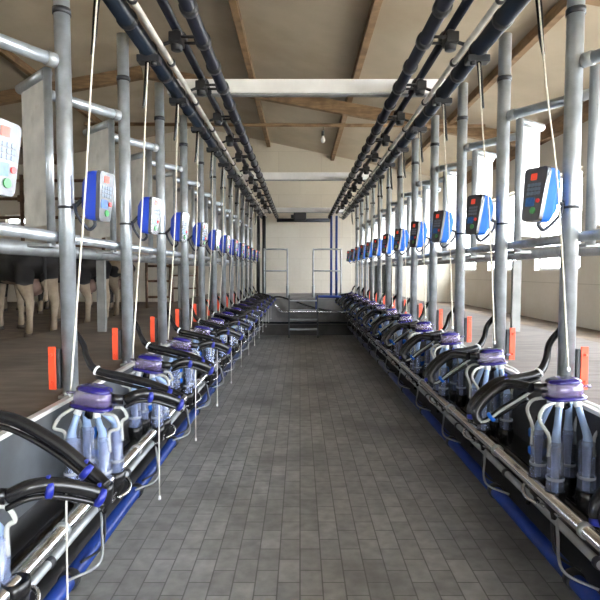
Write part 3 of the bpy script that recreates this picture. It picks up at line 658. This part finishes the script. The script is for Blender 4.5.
# handrails on the end platform
for x0, x1, lab in ((-0.92, -0.325, 'left bent pipe handrail at the top of the pit steps'), (0.34, 1.05, 'right bent pipe handrail at the top of the pit steps')):
    y = 13.35; e = empty('handrail', ((x0 + x1) / 2, y, ZP)); tag(e, lab, 'handrail', 'handrails by the steps'); a = x0 - (x0 + x1) / 2; b = -a
    z1 = 2.13 - ZP
    P = [(a, 0, 0), (a, 0, z1 - 0.08), (a + 0.03, 0, z1 - 0.02), (a + 0.09, 0, z1), (b - 0.09, 0, z1), (b - 0.03, 0, z1 - 0.02), (b, 0, z1 - 0.08), (b, 0, 0)]
    MB().tube(P, 0.021, 10, 3).build('top_bow', M['galv_dull'], e)
    MB().tube([(a, 0, 0.68), (b, 0, 0.68)], 0.019, 10, 1).build('mid_rail', M['galv_dull'], e)
    MB().lathe([(0.034, 0), (0.034, 0.30), (0.03, 0.31)], (b if x0 < 0 else a, 0, 0), seg=10).build('socket', M['galv_dull'], e)
# curved steel pipe, hoses and blue pipes by the pit end
o = MB().tube([(-0.72, 12.62, 0.84), (-0.62, 12.55, 0.78), (-0.5, 12.6, 0.62), (-0.40, 12.66, 0.585), (0.1, 12.70, 0.585), (1.0, 12.70, 0.575), (1.12, 12.70, 0.57)], 0.028, 10, 5).build('bent_pipe', M['stainless']); tag(o, 'bent steel pipe running along the far end of the pit', 'pipe')
o = MB().tube([(-0.85, 12.66, 0.5), (-0.75, 12.6, 0.85), (-0.55, 12.6, 0.95), (-0.2, 12.66, 0.86), (0.4, 12.69, 0.66), (1.1, 12.69, 0.55)], 0.02, 8, 6).build('floor_hose', M['black']); tag(o, 'black hose looping along the far end of the pit', 'hose')
o = MB().tube([(PITL + 0.1, 12.7, 0.31), (PITR - 0.1, 12.7, 0.31)], 0.025, 10, 1).build('end_pipe', M['navy']); tag(o, 'navy pipe along the foot of the far pit end', 'pipe')
o = MB().tube([(1.0, 12.66, 0.945), (0.47, 12.63, 0.955), (0.42, 12.63, 0.945), (0.405, 12.63, 0.90), (0.405, 12.63, 0.64)], 0.032, 10, 4).build('elbow_pipe', M['blue_pipe']); tag(o, 'blue elbow pipe at the right of the pit steps', 'pipe')
for x, lab in ((0.845, 'left one of two blue upright pipes at the far right'), (0.985, 'right one of two blue upright pipes at the far right')):
    o = MB().tube([(0, 0, 0), (0, 0, 3.06 - ZP)], 0.033, 10, 1).build('riser_pipe', M['blue_pipe'], loc=(x, 14.1, ZP)); tag(o, lab, 'pipe', 'blue risers')
for x, lab in ((-0.97, 'black upright pipe nearest the steps at the far left'), (-1.13, 'black upright pipe beside the last left post')):
    o = MB().tube([(0, 0, 0), (0, 0, 3.06 - ZP)], 0.05, 10, 1).build('riser_pipe', M['black_plastic'], loc=(x, 14.1, ZP)); tag(o, lab, 'pipe', 'black risers')

# hanging bulb
e = empty('light_bulb', (0.45, 10.3, 4.36)); tag(e, 'bare light bulb hanging from the roof pole', 'light bulb')
MB().tube([(0, 0, 0.02), (0.005, 0, -0.06)], 0.006, 6, 1).build('cord', M['black'], e)
MB().lathe([(0.012, -0.06), (0.03, -0.07), (0.032, -0.15), (0.02, -0.16)], seg=12).build('socket', M['black_plastic'], e)
MB().lathe([(0.018, -0.16), (0.024, -0.185), (0.042, -0.22), (0.045, -0.25), (0.03, -0.285), (0.008, -0.297)], seg=12).build('bulb', M['bulb'], e)

# ------------------------------------------------------------------ rusty frames on the left
def rusty(name, label, y, posts, rails, z0, z1, x0, x1, r=0.03):
    e = empty(name, ((x0 + x1) / 2, y, z0)); tag(e, label, 'gate'); cx = (x0 + x1) / 2
    for x in posts: MB().tube([(x - cx, 0, 0), (x - cx, 0, z1 - z0)], r * 1.2, 8, 1).build('frame_post', M['rust'], e)
    for z in rails: MB().tube([(x0 - cx, 0.04, z - z0), (x1 - cx, 0.04, z - z0)], r, 8, 1).build('frame_rail', M['rust'], e)
    return e
e = rusty('rusty_pen_frame', 'rusty pipe pen frame with crossing rails on the far left', 14.9, (-9.6, -7.9, -5.6), (1.5, 2.3, 3.1, 3.63, 4.14), ZL, 4.3, -10.4, -5.5, 0.045)
MB().box((0.05, 0.02, 3.63 - ZL), (0.19, 0.19, 0.19), 0.02).build('clamp', M['rust'], e)
rusty('rusty_gate', 'low rusty pipe gate behind the left platform', 11.4, (-2.80, -3.36), (1.0, 1.35, 1.68), ZL, 1.75, -3.36, -2.80, 0.026)
rusty('rusty_gate', 'rusty pipe gate beyond the low gate on the left', 14.4, (-2.85, -3.6), (1.1, 1.45, 1.75), ZL, 1.85, -3.6, -2.85, 0.026)

# ------------------------------------------------------------------ cows
def make_cow(label, mtl, loc, rz, head=0.0, sc=1.0):
    """local: nose towards +y, feet on z=0"""
    V, R, E = [], [], []
    def add(p, r, prev=None):
        V.append(p); R.append(r); i = len(V) - 1
        if prev is not None: E.append((prev, i))
        return i
    pel = add((0, -0.62, 1.16), (0.25, 0.24))
    b1 = add((0, -0.30, 1.06), (0.33, 0.32), pel); b2 = add((0, 0.05, 1.02), (0.36, 0.36), b1); b3 = add((0, 0.40, 1.03), (0.32, 0.33), b2)
    sh = add((0, 0.70, 1.12), (0.24, 0.27), b3)
    n1 = add((0, 0.95, 1.20), (0.15, 0.19), sh); n2 = add((head * .3, 1.18, 1.30), (0.115, 0.14), n1)
    h1 = add((head * .45, 1.33, 1.33), (0.12, 0.125), n2); h2 = add((head * .7, 1.50, 1.22), (0.085, 0.09), h1); h3 = add((head * .9, 1.66, 1.10), (0.075, 0.065), h2)
    tl = add((0, -0.86, 1.24), (0.06, 0.06), pel); t2 = add((0, -0.93, 1.10), (0.025, 0.025), tl); t3 = add((0.01, -0.93, 0.7), (0.018, 0.018), t2); add((0.01, -0.92, 0.5), (0.035, 0.035), t3)
    for s in (-1, 1):
        hp = add((s * 0.15, -0.68, 1.0), (0.15, 0.19), pel)
        kn = add((s * 0.17, -0.58, 0.76), (0.105, 0.13), hp); hk = add((s * 0.165, -0.82, 0.50), (0.052, 0.065), kn)
        sk = add((s * 0.165, -0.79, 0.27), (0.040, 0.043), hk); fk = add((s * 0.165, -0.77, 0.12), (0.050, 0.05), sk); add((s * 0.165, -0.72, 0.045), (0.055, 0.06), fk)
        el = add((s * 0.15, 0.62, 0.85), (0.11, 0.13), sh); wr = add((s * 0.15, 0.62, 0.46), (0.056, 0.06), el)
        sk = add((s * 0.15, 0.62, 0.25), (0.038, 0.04), wr); fk = add((s * 0.15, 0.62, 0.12), (0.048, 0.05), sk); add((s * 0.15, 0.66, 0.045), (0.054, 0.06), fk)
    me = bpy.data.meshes.new('cow'); me.from_pydata(V, E, [])
    o = bpy.data.objects.new('cow', me); COL.objects.link(o)
    me.skin_vertices or None
    bm = bmesh.new(); bm.from_mesh(me); ly = bm.verts.layers.skin.verify()
    for v, r in zip(bm.verts, R): v[ly].radius = r; v[ly].use_root = (v.index == pel)
    bm.to_mesh(me); bm.free()
    me.materials.append(mtl)
    sk = o.modifiers.new('skin', 'SKIN'); sk.use_smooth_shade = True
    sb = o.modifiers.new('sub', 'SUBSURF'); sb.levels = 2; sb.render_levels = 2
    o.location = loc; o.rotation_euler = (0, 0, rz); o.scale = (sc, sc, sc)
    tag(o, label, 'cow', 'cows waiting on the left')
    MB().lathe([(0.02, -0.02), (0.12, 0.02), (0.16, 0.10), (0.15, 0.2), (0.08, 0.26)], (0, -0.42, 0.58), seg=12, sy=1.1).build('udder', M['udder'], o)
    for s in (-1, 1):
        MB().lathe([(0.02, 0), (0.055, 0.05), (0.05, 0.12), (0.01, 0.19)], (head * .45 + s * 0.09, 1.28, 1.40), (s * 1.0, -0.25, 0.1), 8, 1.0, 0.35).build('ear', M['cow_b'], o)
        MB().lathe([(0.014, -0.01), (0.016, 0.0), (0.008, 0.012)], (head * .52 + s * 0.095, 1.40, 1.33), (s, 0.3, 0.1), 8).build('eye', M['black'], o)
        for y in (-0.71, 0.67): MB().lathe([(0.062, 0.0), (0.058, 0.05), (0.045, 0.07)], (s * (0.165 if y < 0 else 0.15), y, 0.0), seg=10, sy=1.2).build('hoof', M['cow_horn'], o)
    return o
make_cow('black cow with cream hind legs, nearest one at the left edge', M['cow_a'], (-4.22, 7.92, ZL), math.radians(45), 0.1)
make_cow('black and cream cow seen between the first and second left posts', M['cow_a'], (-3.97, 9.35, ZL), math.radians(44), -0.1, 0.97)
make_cow('pale patched cow behind the second left post', M['cow_c'], (-4.10, 11.05, ZL), math.radians(46), 0.0, 0.95)
make_cow('dark cow at the far left, behind the nearest cow', M['cow_b'], (-6.4, 11.9, ZL), math.radians(45), 0.1)
make_cow('dark cow far behind at the left, next to the rusty pen frame', M['cow_b'], (-6.7, 13.5, ZL), math.radians(46), -0.1)
make_cow('dark cow farthest back in the left lane', M['cow_b'], (-5.0, 13.35, ZL), math.radians(42), 0.2)

# ------------------------------------------------------------------ light, camera
w = bpy.data.worlds.new('World'); scn.world = w; w.use_nodes = True
bg = w.node_tree.nodes['Background']; bg.inputs['Color'].default_value = (0.93, 0.97, 1.0, 1); bg.inputs['Strength'].default_value = 20
sun = bpy.data.lights.new('sun', 'SUN'); sun.energy = 5.0; sun.angle = 0.02; sun.color = (1.0, 0.93, 0.80)
so = bpy.data.objects.new('sun', sun); COL.objects.link(so)
so.rotation_euler = Vector((-0.62, 0.2, -1.0)).to_track_quat('-Z', 'Y').to_euler()

cam = bpy.data.cameras.new('camera'); cam.sensor_width = 36; cam.lens = 520 * 36 / 600; cam.clip_start = 0.05
co = bpy.data.objects.new('camera', cam); COL.objects.link(co)
co.location = (0, 0, CAMZ); co.rotation_euler = (PI / 2 - math.atan(28 / 520), 0, 0)
scn.camera = co
scn.view_settings.view_transform = 'Standard'; scn.view_settings.look = 'None'
scn.view_settings.exposure = 0.45; scn.view_settings.gamma = 1.0; scn.view_settings.use_curve_mapping = False
scn.cycles.use_denoising = True
scn.cycles.max_bounces = 10; scn.cycles.transparent_max_bounces = 24; scn.cycles.diffuse_bounces = 5
